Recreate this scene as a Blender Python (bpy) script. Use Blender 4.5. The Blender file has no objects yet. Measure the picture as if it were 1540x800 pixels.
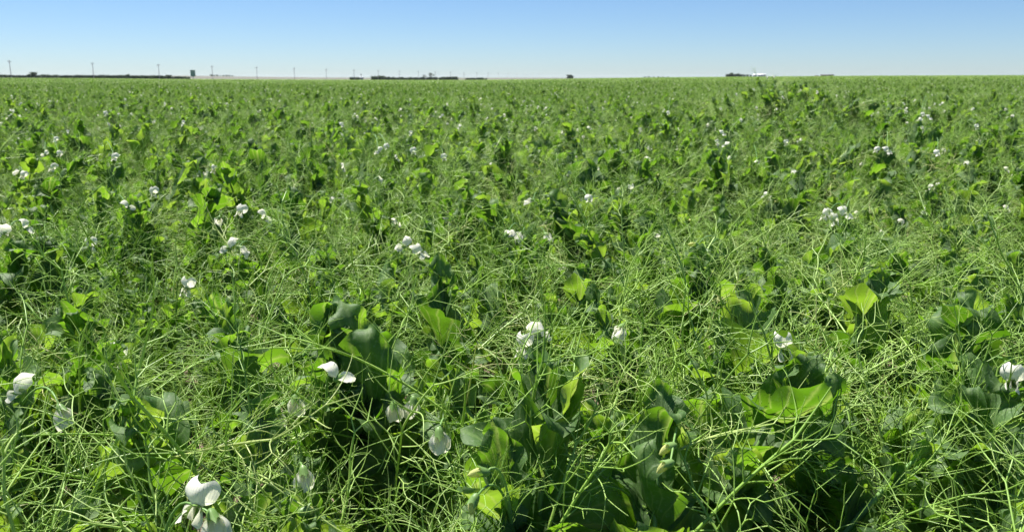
import bpy, math, random
import numpy as np
from mathutils import Matrix, Vector

# ------------------------------------------------------------------ camera, sky, sun, exposure
sc = bpy.context.scene
COL = sc.collection
F_PX, W_PX, H_PX = 1256.0, 1540.0, 800.0          # focal length in photograph pixels
HORIZON = 116.5
EYE = 0.90
PITCH = math.atan((400.0 - HORIZON) / F_PX)
cam_d = bpy.data.cameras.new('camera')
cam_d.sensor_width = 36.0
cam_d.lens = 36.0 * F_PX / W_PX
cam_d.clip_start, cam_d.clip_end = 0.02, 20000.0
cam_d.dof.use_dof = True
cam_d.dof.focus_distance = 0.98
cam_d.dof.aperture_fstop = 16.0
cam = bpy.data.objects.new('camera', cam_d)
cam.location = (0, 0, EYE)
cam.rotation_euler = (math.radians(90) - PITCH, 0, 0)
COL.objects.link(cam)
sc.camera = cam

SUN_EL, SUN_AZ = math.radians(64), math.radians(-46)   # azimuth from the view direction (+Y), negative = towards the left
wd = bpy.data.worlds.new('World'); sc.world = wd; wd.use_nodes = True
wn = wd.node_tree
bg = wn.nodes['Background']
sky = wn.nodes.new('ShaderNodeTexSky'); sky.sky_type = 'NISHITA'; sky.sun_disc = False
sky.sun_elevation = SUN_EL; sky.sun_rotation = SUN_AZ
sky.altitude = 2900; sky.air_density = 1.15; sky.dust_density = 1.8; sky.ozone_density = 10.0
wn.links.new(sky.outputs[0], bg.inputs[0]); bg.inputs[1].default_value = 0.05
sun_d = bpy.data.lights.new('sun', 'SUN'); sun_d.energy = 5.0; sun_d.angle = math.radians(0.53); sun_d.color = (1.0, 0.965, 0.90)
sun = bpy.data.objects.new('sun', sun_d)
sv = Vector((math.sin(SUN_AZ) * math.cos(SUN_EL), math.cos(SUN_AZ) * math.cos(SUN_EL), math.sin(SUN_EL)))
sun.rotation_euler = (-sv).to_track_quat('-Z', 'Y').to_euler(); sun.location = (0, 0, 30)
COL.objects.link(sun)
vs = sc.view_settings
vs.view_transform = 'Standard'; vs.look = 'None'; vs.exposure = 1.32; vs.gamma = 1.0; vs.use_curve_mapping = False
cy = sc.cycles
cy.max_bounces = 6; cy.diffuse_bounces = 4; cy.glossy_bounces = 2; cy.transmission_bounces = 4; cy.volume_bounces = 0
cy.caustics_reflective = False; cy.caustics_refractive = False
cy.use_denoising = True; cy.denoiser = 'OPENIMAGEDENOISE'; cy.denoising_input_passes = 'RGB_ALBEDO_NORMAL'; cy.denoising_prefilter = 'ACCURATE'
cy.debug_use_spatial_splits = True
cy.use_adaptive_sampling = True; cy.adaptive_threshold = 0.02

R = np.random.default_rng(7)

# ------------------------------------------------------------------ helpers
def ray(px, py):
    d = np.array([(px - 770) / F_PX, -(py - 400) / F_PX, -1.0])
    c, s = math.cos(math.pi / 2 - PITCH), math.sin(math.pi / 2 - PITCH)
    return np.array([d[0], c * d[1] - s * d[2], s * d[1] + c * d[2]])
def at(px, py, z):
    """the place in the field, at height z, that is seen at that spot of the photograph"""
    d = ray(px, py); t = (z - EYE) / d[2]
    return np.array([d[0] * t, d[1] * t, z])
def unit(v):
    v = np.asarray(v, float); return v / (np.linalg.norm(v) + 1e-12)
def tag(o, label=None, cat=None, group=None, kind=None):
    if label: o['label'] = label
    if cat: o['category'] = cat
    if group: o['group'] = group
    if kind: o['kind'] = kind
    return o
def link(name, data, parent=None, mat=None):
    o = bpy.data.objects.new(name, data)
    if parent is not None: o.parent = parent
    if mat is not None: o.matrix_basis = Matrix(mat.tolist()) if isinstance(mat, np.ndarray) else mat
    COL.objects.link(o)
    return o
def frame(o, x, y, z, s=1.0):
    m = np.eye(4); m[:3, 0] = np.asarray(x) * s; m[:3, 1] = np.asarray(y) * s; m[:3, 2] = np.asarray(z) * s; m[:3, 3] = o
    return m
def axes(y, up):
    y = unit(y); x = np.cross(y, up)
    if np.linalg.norm(x) < 1e-4: x = np.cross(y, [1, 0, 0.01])
    x = unit(x); return x, y, np.cross(x, y)
def twist(fr, a):
    c, s = math.cos(a), math.sin(a)
    m = fr.copy(); m[:3, 0] = c * fr[:3, 0] + s * fr[:3, 2]; m[:3, 2] = -s * fr[:3, 0] + c * fr[:3, 2]
    return m

class Bag:
    """quads gathered from grids and tubes: vertices, faces, uv, material index and one random number per vertex"""
    def __init__(s): s.v, s.f, s.uv, s.m, s.r, s.n = [], [], [], [], [], 0
    def add(s, v, f, uv, m, r=0.0, mat=None):
        if mat is not None: v = v @ mat[:3, :3].T + mat[:3, 3]
        s.v.append(v); s.f.append(f + s.n); s.uv.append(uv)
        s.m.append(np.full(len(f), m, np.int32)); s.r.append(np.full(len(v), r)); s.n += len(v)
    def add_bag(s, b, mat=None, r=None):
        for v, f, uv, m, rr in b.items():
            if mat is not None: v = v @ mat[:3, :3].T + mat[:3, 3]
            s.v.append(v); s.f.append(f + s.n); s.uv.append(uv); s.m.append(m)
            s.r.append(rr if r is None else np.full(len(v), r)); s.n += len(v)
    def items(s):
        if not hasattr(s, 'c'):
            s.c = (np.concatenate(s.v), np.concatenate(s.f), np.concatenate(s.uv), np.concatenate(s.m), np.concatenate(s.r))
        return [s.c]
    def mesh(s, name, mats):
        v, f, uv, m, r = s.items()[0]
        me = bpy.data.meshes.new(name)
        me.vertices.add(len(v)); me.vertices.foreach_set('co', v.astype(np.float32).ravel())
        me.loops.add(f.size); me.loops.foreach_set('vertex_index', f.astype(np.int32).ravel())
        me.polygons.add(len(f)); me.polygons.foreach_set('loop_start', np.arange(0, f.size, 4, dtype=np.int32))
        me.polygons.foreach_set('material_index', m.astype(np.int32))
        me.polygons.foreach_set('use_smooth', np.ones(len(f), bool))
        ul = me.uv_layers.new(name='UVMap'); ul.data.foreach_set('uv', uv[f.ravel()].astype(np.float32).ravel())
        at_ = me.attributes.new('rnd', 'FLOAT', 'POINT'); at_.data.foreach_set('value', r.astype(np.float32))
        for k in mats: me.materials.append(k)
        me.update(calc_edges=True); me.validate()
        return me

def grid_faces(nu, nv):
    i = np.arange(nu * nv).reshape(nv, nu)
    return np.stack([i[:-1, :-1], i[:-1, 1:], i[1:, 1:], i[1:, :-1]], -1).reshape(-1, 4)
def tube(pts, rad, sides=4, close_tip=True):
    pts = np.asarray(pts, float); n = len(pts); rad = np.broadcast_to(rad, n)
    t = np.gradient(pts, axis=0); t /= np.linalg.norm(t, axis=1, keepdims=True) + 1e-12
    a = np.array([0, 0, 1.0]) if abs(t[0][2]) < .9 else np.array([1.0, 0, 0])
    v = np.empty((n, sides, 3)); x = unit(np.cross(t[0], a))
    ang = np.arange(sides) * 2 * math.pi / sides
    for i in range(n):
        x = unit(x - t[i] * np.dot(x, t[i])); y = np.cross(t[i], x)
        v[i] = pts[i] + rad[i] * (np.cos(ang)[:, None] * x + np.sin(ang)[:, None] * y)
    i = np.arange(n * sides).reshape(n, sides); j = np.roll(i, -1, 1)
    f = np.stack([i[:-1], j[:-1], j[1:], i[1:]], -1).reshape(-1, 4)
    uv = np.stack([np.tile(np.arange(sides) / sides, n), np.repeat(np.linspace(0, 1, n), sides)], -1)
    return v.reshape(-1, 3), f, uv
def resample(p, n):
    p = np.asarray(p); u = np.linspace(0, 1, len(p)); w = np.linspace(0, 1, n)
    return np.stack([np.interp(w, u, p[:, k]) for k in range(3)], -1)
def bez(p0, p1, p2, n):
    t = np.linspace(0, 1, n)[:, None]
    return (1 - t) ** 2 * p0 + 2 * t * (1 - t) * p1 + t ** 2 * p2

# ------------------------------------------------------------------ materials
class NT:
    def __init__(s, name):
        s.mat = bpy.data.materials.new(name); s.mat.use_nodes = True; s.t = s.mat.node_tree; s.t.nodes.clear()
        s.out = s.t.nodes.new('ShaderNodeOutputMaterial')
    def n(s, typ, ins=None, **kw):
        nd = s.t.nodes.new('ShaderNode' + typ)
        for k, v in kw.items(): setattr(nd, k, v)
        for k, v in (ins or {}).items():
            if hasattr(v, 'is_linked') or isinstance(v, bpy.types.NodeSocket): s.t.links.new(v, nd.inputs[k])
            else: nd.inputs[k].default_value = v
        return nd
    def math(s, op, a, b=0.0, c=None):
        nd = s.n('Math', {0: a, 1: b}, operation=op)
        if c is not None: nd.inputs[2].default_value = c
        return nd.outputs[0]
    def ramp(s, fac, stops, interp='LINEAR'):
        nd = s.n('ValToRGB', {0: fac}); e = nd.color_ramp.elements; nd.color_ramp.interpolation = interp
        while len(e) < len(stops): e.new(0.5)
        for k, (p, c) in enumerate(stops):
            e[k].position = p; e[k].color = (*c, 1) if len(c) == 3 else c
        return nd.outputs[0]
    def mix(s, fac, a, b, blend='MIX'):
        nd = s.n('Mix', data_type='RGBA', blend_type=blend)
        for k, v in ((0, fac), (6, a), (7, b)):
            if isinstance(v, bpy.types.NodeSocket): s.t.links.new(v, nd.inputs[k])
            else: nd.inputs[k].default_value = (*v, 1) if isinstance(v, tuple) and len(v) == 3 else v
        return nd.outputs[2]
    def done(s, sh): s.t.links.new(sh, s.out.inputs[0]); return s.mat
    def rnd(s):
        a = s.n('Attribute', attribute_name='rnd').outputs['Fac']
        b = s.n('ObjectInfo').outputs['Random']
        return s.math('FRACT', s.math('ADD', a, b))

def mat_leaf(name):
    k = NT(name); rnd = k.rnd()
    uv = k.n('TexCoord').outputs['UV']; sep = k.n('SeparateXYZ', {0: uv})
    u = k.math('SUBTRACT', sep.outputs[0], 0.5); v = k.math('ADD', sep.outputs[1], 0.10)
    ang = k.math('ARCTAN2', u, v)
    nz = k.n('TexNoise', {'Vector': uv, 'Scale': 9.0, 'Detail': 3.0}).outputs[0]
    # veins that fan out from the base, fading to the margin
    w = k.math('ADD', k.math('MULTIPLY', ang, 12.5), k.math('MULTIPLY', nz, 1.1))
    vein = k.math('POWER', k.math('ABSOLUTE', k.math('COSINE', w)), 26.0)
    mid = k.math('POWER', k.math('MAXIMUM', k.math('SUBTRACT', 1.0, k.math('MULTIPLY', k.math('ABSOLUTE', u), 9.0)), 0.0), 3.0)
    vein = k.math('MINIMUM', k.math('ADD', k.math('MULTIPLY', vein, 0.75), mid), 1.0)
    obj = k.n('TexCoord').outputs['Object']
    fl = k.n('TexNoise', {'Vector': uv, 'Scale': 26.0, 'Detail': 4.0, 'Roughness': 0.65}).outputs[0]
    fleck = k.ramp(fl, [(0.53, (0, 0, 0)), (0.66, (1, 1, 1))])
    col = k.ramp(rnd, [(0.0, (0.044, 0.094, 0.021)), (0.5, (0.060, 0.120, 0.030)), (0.985, (0.088, 0.155, 0.052)), (1.0, (0.10, 0.165, 0.058))])
    col = k.mix(k.math('MULTIPLY', fleck, 0.6), col, (0.20, 0.265, 0.15))
    col = k.mix(k.math('MULTIPLY', vein, 0.40), col, (0.19, 0.28, 0.10))
    tcol = k.ramp(rnd, [(0.0, (0.11, 0.28, 0.008)), (0.6, (0.22, 0.46, 0.016)), (0.985, (0.36, 0.58, 0.035)), (1.0, (0.38, 0.58, 0.04))])
    tcol = k.mix(k.math('MULTIPLY', vein, 0.7), tcol, (0.50, 0.62, 0.14))
    tcol = k.mix(k.math('MULTIPLY', fleck, 0.25), tcol, (0.12, 0.27, 0.02))
    hgt = k.math('ADD', k.math('MULTIPLY', vein, -0.6), k.math('MULTIPLY', fl, 0.5))
    bp = k.n('Bump', {'Strength': 0.45, 'Distance': 0.0014, 'Height': hgt}).outputs[0]
    p = k.n('BsdfPrincipled', {'Base Color': col, 'Roughness': 0.60, 'Specular IOR Level': 0.32, 'Normal': bp})
    t = k.n('BsdfTranslucent', {'Color': tcol, 'Normal': bp})
    return k.done(k.n('MixShader', {0: 0.38, 1: p.outputs[0], 2: t.outputs[0]}).outputs[0])

def mat_green(name, stops, tr, tcol, rough=0.45):
    k = NT(name); rnd = k.rnd()
    col = k.ramp(rnd, stops)
    obj = k.n('NewGeometry').outputs['Position']
    nz = k.n('TexNoise', {'Vector': obj, 'Scale': 60.0, 'Detail': 2.0}).outputs[0]
    col = k.mix(k.math('MULTIPLY', nz, 0.35), col, (0.19, 0.31, 0.085))
    p = k.n('BsdfPrincipled', {'Base Color': col, 'Roughness': rough, 'Specular IOR Level': 0.5})
    t = k.n('BsdfTranslucent', {'Color': (*tcol, 1)})
    return k.done(k.n('MixShader', {0: tr, 1: p.outputs[0], 2: t.outputs[0]}).outputs[0])

def mat_petal(name, base, tcol, tr=0.4):
    k = NT(name)
    uv = k.n('TexCoord').outputs['UV']; sep = k.n('SeparateXYZ', {0: uv})
    nz = k.n('TexNoise', {'Vector': uv, 'Scale': 5.0, 'Detail': 2.0}).outputs[0]
    g = k.ramp(k.math('ADD', sep.outputs[1], k.math('MULTIPLY', nz, 0.25)), [(0.10, (0.52, 0.60, 0.26)), (0.42, base)])
    lines = k.math('POWER', k.math('ABSOLUTE', k.math('COSINE', k.math('MULTIPLY', sep.outputs[0], 40.0))), 8.0)
    bp = k.n('Bump', {'Strength': 0.25, 'Distance': 0.0006, 'Height': lines}).outputs[0]
    p = k.n('BsdfPrincipled', {'Base Color': g, 'Roughness': 0.6, 'Specular IOR Level': 0.25, 'Normal': bp})
    t = k.n('BsdfTranslucent', {'Color': (*tcol, 1), 'Normal': bp})
    return k.done(k.n('MixShader', {0: tr, 1: p.outputs[0], 2: t.outputs[0]}).outputs[0])

M_LEAF = mat_leaf('pea_leaf')
M_TEND = mat_green('pea_tendril', [(0, (0.195, 0.345, 0.052)), (0.5, (0.325, 0.51, 0.098)), (0.93, (0.46, 0.60, 0.18)), (1, (0.58, 0.54, 0.25))], 0.27, (0.52, 0.70, 0.08), 0.40)
M_STEM = mat_green('pea_stem', [(0, (0.12, 0.25, 0.06)), (0.6, (0.18, 0.33, 0.095)), (1, (0.26, 0.41, 0.13))], 0.20, (0.24, 0.46, 0.04), 0.38)
M_PETAL = mat_petal('pea_petal', (0.80, 0.79, 0.69), (0.86, 0.85, 0.66), 0.45)
M_BUD = mat_petal('pea_bud', (0.66, 0.68, 0.27), (0.66, 0.70, 0.20))
M_CALYX = mat_green('pea_calyx', [(0, (0.13, 0.24, 0.06)), (1, (0.20, 0.32, 0.10))], 0.3, (0.25, 0.45, 0.03))
MATS = [M_LEAF, M_TEND, M_STEM, M_PETAL, M_BUD, M_CALYX]
LEAF, TEND, STEM, PETAL, BUD, CALYX = range(6)

# ------------------------------------------------------------------ the pieces of a pea plant
def make_leaf(seed, nu, nv, size=0.07):
    """half-clasping stipule: +Y along its length, +Z its inner face; asymmetric, cupped, wavy, the tip often rolled over"""
    r = np.random.default_rng(100 + seed)
    vv = np.linspace(0, 1, nv) ** 0.9; uu = np.linspace(-1, 1, nu)
    V, U = np.meshgrid(vv, uu, indexing='ij')
    wid = np.interp(V, [0, .06, .16, .30, .45, .62, .78, .90, .97, 1.0], [.13, .26, .355, .39, .375, .32, .235, .145, .07, .012])
    wid = wid * r.uniform(.86, 1.12)
    asym = 1 + r.uniform(.05, .32) * np.sign(U) * (1 - V) ** .5
    x = U * wid * asym
    # irregular, faintly toothed margin
    edge = np.abs(U) ** 4
    x = x * (1 + edge * (.07 * np.sin(V * 23 + r.uniform(0, 6)) + .08 * np.sin(V * 11 + U * 2 + r.uniform(0, 6))))
    y = V - .17 * (1 - V) ** 3 * np.abs(U) ** 1.4
    cup = r.uniform(.25, 1.0); fold = r.uniform(-.05, .35)
    z = cup * x * x * 1.3 + fold * np.abs(x)
    z += np.abs(U) ** 1.8 * r.uniform(.05, .13) * np.sin(V * r.uniform(7, 14) + np.sign(U) * r.uniform(.3, 2.2) + r.uniform(0, 6))
    z += .022 * np.sin(x * 15 + r.uniform(0, 6)) * np.sin(y * 12 + r.uniform(0, 6)) + .012 * np.sin(x * 34 + y * 11 + r.uniform(0, 6)) * np.sin(y * 29 + r.uniform(0, 6)) * (.3 + np.abs(U))
    # bend along the length, with a stronger roll towards the tip
    b0 = r.uniform(-.5, .7); b1 = r.choice([0, -1.6, -2.6, -3.4, 1.6], p=[.25, .25, .2, .15, .15])
    nn = 60; s = np.linspace(0, 1, nn); th = b0 * s + b1 * np.clip((s - .52) / .48, 0, 1) ** 1.6
    cyy = np.concatenate([[0], np.cumsum(np.cos(th[:-1])) / (nn - 1)]); czz = np.concatenate([[0], np.cumsum(np.sin(th[:-1])) / (nn - 1)])
    yc = np.clip(y, 0, 1)
    Y = np.interp(yc, s, cyy) + np.minimum(y, 0); Z = np.interp(yc, s, czz); T = np.interp(yc, s, th)
    # sideways curl about the midrib
    cu = r.uniform(-.6, .9); a = cu * x / .35
    xs = np.where(np.abs(cu) > .05, np.sin(a) * .35 / (cu if abs(cu) > .05 else 1), x); z = z + (1 - np.cos(a)) * .35 / (cu if abs(cu) > .05 else 1)
    P = np.stack([xs, Y - z * np.sin(T), Z + z * np.cos(T)], -1) * size
    uv = np.stack([U * wid / .8 + .5, V], -1)
    b = Bag(); b.add(P.reshape(-1, 3), grid_faces(nu, nv), uv.reshape(-1, 2), LEAF); return b

def branch_path(r, p, d, L, n, curl, hook):
    """a bending shoot: gentle random curvature, sometimes a hook at the end"""
    ax = unit(r.normal(size=3)); k = r.normal() * curl / max(L, .02) * .05
    out = [np.array(p)]; d = unit(d); step = L / (n - 1)
    hk = (r.uniform(35, 95) if r.random() < hook else 0) * r.choice([-1, 1])
    for i in range(n - 1):
        f = (i + .5) / (n - 1); kk = k + (hk * max(0, f - .62) / .38 if hk else 0)
        a = kk * step
        d = unit(d * math.cos(a) + np.cross(ax, d) * math.sin(a) + ax * np.dot(ax, d) * (1 - math.cos(a)))
        d = unit(d + np.array([0, 0, -.012]))
        out.append(out[-1] + d * step)
    return np.array(out), d

def make_tendril(seed):
    """petiole and rachis with opposite branches that fork again; returns shoots (points, radii)"""
    r = np.random.default_rng(500 + seed); sh = []
    Lp = r.uniform(.035, .075); pairs = r.integers(4, 7); gap = r.uniform(.010, .018)
    pts, d = branch_path(r, (0, 0, 0), (0, 1, r.uniform(0, .25)), Lp + gap * (pairs - 1), 10, 9, 0)
    nrm = len(pts); r0 = r.uniform(.00115, .0016)
    sh.append((pts, np.linspace(r0, r0 * .72, nrm)))
    tot = Lp + gap * (pairs - 1)
    def forky(p, d, L, rad, depth):
        q, de = branch_path(r, p, d, L, 9, 15, .30)
        if depth > 0 and r.random() < .85:
            c = int(r.integers(3, 6)); q1 = q[:c + 1]
            sh.append((q1, np.linspace(rad, rad * .88, len(q1))))
            dd = unit(q1[-1] - q1[-2]); s = unit(np.cross(dd, r.normal(size=3)))
            for sg in (-1, 1):
                forky(q1[-1], unit(dd + sg * s * r.uniform(.35, .8)), L * r.uniform(.45, .85), rad * .82, depth - 1)
        else:
            sh.append((q, np.linspace(rad, rad * .40, len(q))))
    for k in range(pairs):
        f = (Lp + gap * k) / tot; i = min(int(f * (nrm - 1)), nrm - 1); p = pts[i]; dd = unit(pts[min(i + 1, nrm - 1)] - pts[i - 1])
        s = unit(np.cross(dd, np.array([0, 0, 1]) + .5 * r.normal(size=3)))
        for sg in (-1, 1):
            forky(p, unit(dd * r.uniform(.5, 1.2) + sg * s + .3 * r.normal(size=3)), r.uniform(.028, .070), r0 * .41, 1 if r.random() < .45 else 2)
    forky(pts[-1], unit(d + .2 * r.normal(size=3)), r.uniform(.04, .07), r0 * .7, 2)
    return sh
def tendril_bag(sh, n0, sides, fat=1.0):
    b = Bag()
    for p, rad in sh:
        n = max(3, min(len(p), n0)); v, f, uv = tube(resample(p, n), np.interp(np.linspace(0, 1, n), np.linspace(0, 1, len(rad)), rad) * fat, sides)
        b.add(v, f, uv, TEND)
    return b

def petal(kind, r):
    """one petal as a curved sheet, flower axis +Y, up +Z"""
    nu, nv = (11, 9) if kind == 'banner' else (7, 8)
    U, V = np.meshgrid(np.linspace(-1, 1, nu), np.linspace(0, 1, nv), indexing='xy')
    if kind in ('banner', 'hood'):
        w = np.interp(V, [0, .15, .4, .7, .9, 1], [.14, .50, .88, 1, .90, .66]) * .0145
        x = U * w; ln = (V - .06 * V ** 3 * (1 - np.abs(U)) ** 2) * .0215 - .002 * np.abs(U) ** 3 * V
        th = (.75 if kind == 'banner' else .05) + V * (1.35 if kind == 'banner' else -.35)
        y = np.cumsum(np.vstack([np.zeros(nu), np.diff(ln, axis=0) * np.cos(th[1:])]), 0)
        z = np.cumsum(np.vstack([np.zeros(nu), np.diff(ln, axis=0) * np.sin(th[1:])]), 0)
        q = np.abs(U) ** 1.6 * (V + .1)
        if kind == 'banner': y = y - q * .0125 + .0016 * np.abs(U) ** 3 * np.sin(V * 9 + 2 * np.sign(U)); x = x * (1 - .24 * q); z = z - .0028 * np.abs(U) ** 2.2 * V + .0012 * np.abs(U) ** 2 * np.sin(U * 7 + r.uniform(0, 6))
        else: z = z - q * .0125; x = x * (1 - .40 * q)
        wob = .0011 * np.sin(U * 4 + V * 5 + r.uniform(0, 6)) * V
        P = np.stack([x, y + wob, z + wob], -1)
    else:
        s, sz = (-1 if kind == 'wing_l' else 1, 1.0) if kind != 'keel' else (0, .7)
        w = np.interp(V, [0, .2, .55, .85, 1], [.10, .5, 1, .75, .2]) * .0062 * sz
        y = V * .0155 * sz + .001; z = U * w - .0042 * V ** 2 * sz; x = s * (.0016 + .0042 * np.sin(V * math.pi * .8) - .0016 * U) if s else .0018 * np.sin(U * 1.57) * V
        if s: x = x + s * .0012 * U ** 2
        P = np.stack([x + 0 * U, y + 0 * U, z], -1)
    b = Bag(); b.add(P.reshape(-1, 3), grid_faces(nu, nv), np.stack([U * .5 + .5, V], -1).reshape(-1, 2), PETAL); return b
def calyx(mid=1.0):
    """green cup with five pointed lobes"""
    b = Bag(); n = 15
    a = np.arange(n + 1) * 2 * math.pi / n
    prof = [(.0, .0011), (.0015, .0030), (.0045, .0039), (.0072, .0042)]
    rings = [np.stack([rr * np.sin(a), np.full(n + 1, yy - .004), rr * np.cos(a)], -1) for yy, rr in prof]
    tooth = np.array([1.0 if k % 3 == 0 else .30 for k in range(n + 1)])
    rr = .0042 + .0016 * tooth
    rings.append(np.stack([rr * np.sin(a), .0032 + .0068 * tooth * mid, rr * np.cos(a)], -1))
    P = np.concatenate(rings)
    uv = np.stack([np.tile(np.linspace(0, 1, n + 1), 5), np.repeat(np.linspace(0, 1, 5), n + 1)], -1)
    b.add(P, grid_faces(n + 1, 5), uv, CALYX); return b
def make_flower(seed, kind):
    r = np.random.default_rng(900 + seed)
    p = {'banner_petal': petal('banner' if kind == 'open' else 'hood', r), 'wing_petal': petal('wing_l', r), 'wing_petal.': petal('wing_r', r),
         'keel_petal': petal('keel', r), 'calyx': calyx()}
    return p
def make_bud(seed):
    b = Bag(); n, m = 8, 7
    a = np.linspace(0, 2 * math.pi, n + 1); V = np.linspace(0, 1, m)
    A, VV = np.meshgrid(a, V)
    rr = np.interp(VV, [0, .25, .55, .8, .95, 1], [.55, .95, 1, .72, .34, .06]) * .0040
    P = np.stack([rr * np.sin(A) * .8, VV * .0145, rr * np.cos(A) * 1.12 - .0045 * VV ** 2], -1)
    b.add(P.reshape(-1, 3), grid_faces(n + 1, m), np.stack([A / 6.28, VV * .6 + .35], -1).reshape(-1, 2), BUD)
    b.add_bag(calyx(.8)); return b

NLEAF, NTEND = 14, 18
LEAF_HI = [make_leaf(k, 11, 15) for k in range(NLEAF)]
LEAF_LO = [make_leaf(k, 5, 6) for k in range(NLEAF)]
SHOOTS = [make_tendril(k) for k in range(NTEND)]
TEND_HI = [tendril_bag(s, 10, 4) for s in SHOOTS]
TEND_MID = [tendril_bag(s, 5, 3) for s in SHOOTS]
TEND_LO = [tendril_bag(s, 4, 3, 1.1) for s in SHOOTS]
FLOWERS = [make_flower(k, 'open' if k < 3 else 'closed') for k in range(5)]
BUDS = [make_bud(k) for k in range(2)]
def joined(d):
    b = Bag()
    for q in d.values(): b.add_bag(q)
    return b
FLOWER_BAG = [joined(d) for d in FLOWERS]

def plant_spec(r, H, lean, az, big=1.0, nodes=6, tend=1.0, open_=1.0, rise=0.0):
    """stem line and the placed pieces of one plant, base at the origin"""
    n = 30; s = np.linspace(0, 1, n)
    side = r.normal() * .05
    wob = np.sin(s * 9 + r.uniform(0, 6)) * .006
    hx = lean * (.15 * s + .85 * s ** 2.2); hy = side * s ** 2 + wob
    z = H * (s + .10 * s * (1 - s))
    if rise: z = z + 0
    c, q = math.cos(az), math.sin(az)
    P = np.stack([hx * c - hy * q, hx * q + hy * c, z], -1)
    seg = np.linalg.norm(np.diff(P, axis=0), axis=1); arc = np.concatenate([[0], np.cumsum(seg)]); L = arc[-1]
    down = np.array([.006, .042, .088, .138, .19, .245, .30, .36])[:nodes] * r.uniform(.9, 1.15)
    phi0 = r.uniform(0, 6.283); parts = []; nd = []
    for k, dn in enumerate(down):
        a = max(L - dn, .02); p = np.array([np.interp(a, arc, P[:, j]) for j in range(3)])
        p2 = np.array([np.interp(min(a + .01, L), arc, P[:, j]) for j in range(3)]); p1 = np.array([np.interp(a - .01, arc, P[:, j]) for j in range(3)])
        t = unit(p2 - p1)
        phi = phi0 + k * math.pi + r.normal() * .35
        ex = unit(np.cross(t, [0, 1, 0.2])); ey = np.cross(t, ex)
        o = lambda f: ex * math.cos(f) + ey * math.sin(f)
        nd.append((p, t, o(phi)))
        sz = [.56, .84, 1.0, 1.05, 1.0, .92, .85, .8][k] * big * r.uniform(.8, 1.2)
        for sg in (-1, 1):
            aa = math.radians([r.uniform(4, 16), r.uniform(12, 34), r.uniform(18, 60)][min(k, 2)]) * open_
            od = o(phi + sg * r.uniform(.9, 1.6))
            d = unit(t * math.cos(aa) + od * math.sin(aa)); nrm = unit(t * math.sin(aa) - od * math.cos(aa))
            x = np.cross(d, nrm); fr = frame(p + od * .002, x, d, nrm, sz * r.uniform(.88, 1.1))
            parts.append(('leaf', int(r.integers(NLEAF)), twist(fr, r.normal() * .35)))
        ta = math.radians(r.uniform(10, 30) if k == 0 else r.uniform(28, 68))
        d = unit(t * math.cos(ta) + o(phi) * math.sin(ta) + .15 * r.normal(size=3))
        x, y, zz = axes(d, t)
        parts.append(('tendril', int(r.integers(NTEND)), twist(frame(p + o(phi) * .0015, x, y, zz, [.42, .75, 1.05, 1.12, 1.12, 1, 1, 1][k] * tend * r.uniform(.85, 1.25)), r.normal() * .6)))
    rad = np.interp(s, [0, .5, .9, 1], [.0030, .0033, .0026, .0015]) * r.uniform(.85, 1.2)
    return P, rad, parts, nd

def flower_frame(r, p, face, tilt):
    y = unit([math.cos(face) * math.cos(tilt), math.sin(face) * math.cos(tilt), math.sin(tilt)])
    x, y, z = axes(y, [0, 0, 1]); return twist(frame(p, x, y, z, r.uniform(.90, 1.10)), r.normal() * .25)
def stalk_points(p0, o, p2, n=9):
    L = np.linalg.norm(p2 - p0)
    q = bez(p0, p0 * .45 + p2 * .55 + np.array([0, 0, .25 * L + .012]) + o * .01, p2, n); return q

# ------------------------------------------------------------------ the lie of the land
def px_az(px): return math.atan2(px - 770, F_PX / math.cos(PITCH))
# where the far edge of the crop stands in the photograph (pixel column, row) and the far land above it
EDGE = [(-400, 117.5), (0, 117.6), (150, 118.3), (290, 119.6), (500, 120.5), (700, 120.9), (860, 119.0), (1000, 117.0), (1150, 115.9), (1300, 114.9), (1540, 114.4), (1900, 114.3)]
FAR = [(-400, 114.5), (0, 114.3), (290, 114.6), (400, 116.0), (480, 116.9), (560, 117.5), (700, 117.6), (800, 118.0), (900, 118.2), (1000, 117.0), (1150, 116.5), (1540, 116.5), (1900, 116.5)]
R_EDGE, R_FAR, CANOPY = 430.0, 4200.0, 0.56
e_az = np.array([px_az(p) for p, _ in EDGE]); e_z = np.array([EYE - CANOPY - (y - HORIZON) / F_PX * R_EDGE for _, y in EDGE])
f_az = np.array([px_az(p) for p, _ in FAR]); f_z = np.array([EYE - (y - HORIZON) / F_PX * R_FAR for _, y in FAR])
def smooth(a, b, x): t = np.clip((x - a) / (b - a), 0, 1); return t * t * (3 - 2 * t)
def terrain(x, y):
    x = np.asarray(x, float); y = np.asarray(y, float)
    az = np.arctan2(x, np.maximum(y, 1e-6)); d = np.hypot(x, y)
    front = smooth(-50, 60, y)
    a = np.interp(az, e_az, e_z) * np.clip((d - 4) / (R_EDGE - 4), 0, 1) * front + np.minimum(np.interp(az, e_az, e_z), 0) * np.clip((d - R_EDGE) / R_EDGE, 0, 1.55) * front
    b = np.interp(az, f_az, f_z) - np.interp(az, e_az, e_z) - 1.55 * np.minimum(np.interp(az, e_az, e_z), 0)
    hump = .21 * np.exp(-((x - 2.22) / .55) ** 2 - ((y - 6.5) / .8) ** 2)
    return hump + a + b * smooth(R_EDGE * 2.6, R_FAR, d) * front + .035 * np.sin(x * .55 + 1.3) * np.sin(y * .41 + x * .2) * smooth(3, 8, d) \
        + .10 * np.sin(x * .031 + .6) * np.sin(y * .043) * smooth(20, 90, d) * (1 - smooth(200, R_EDGE, d))

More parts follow.
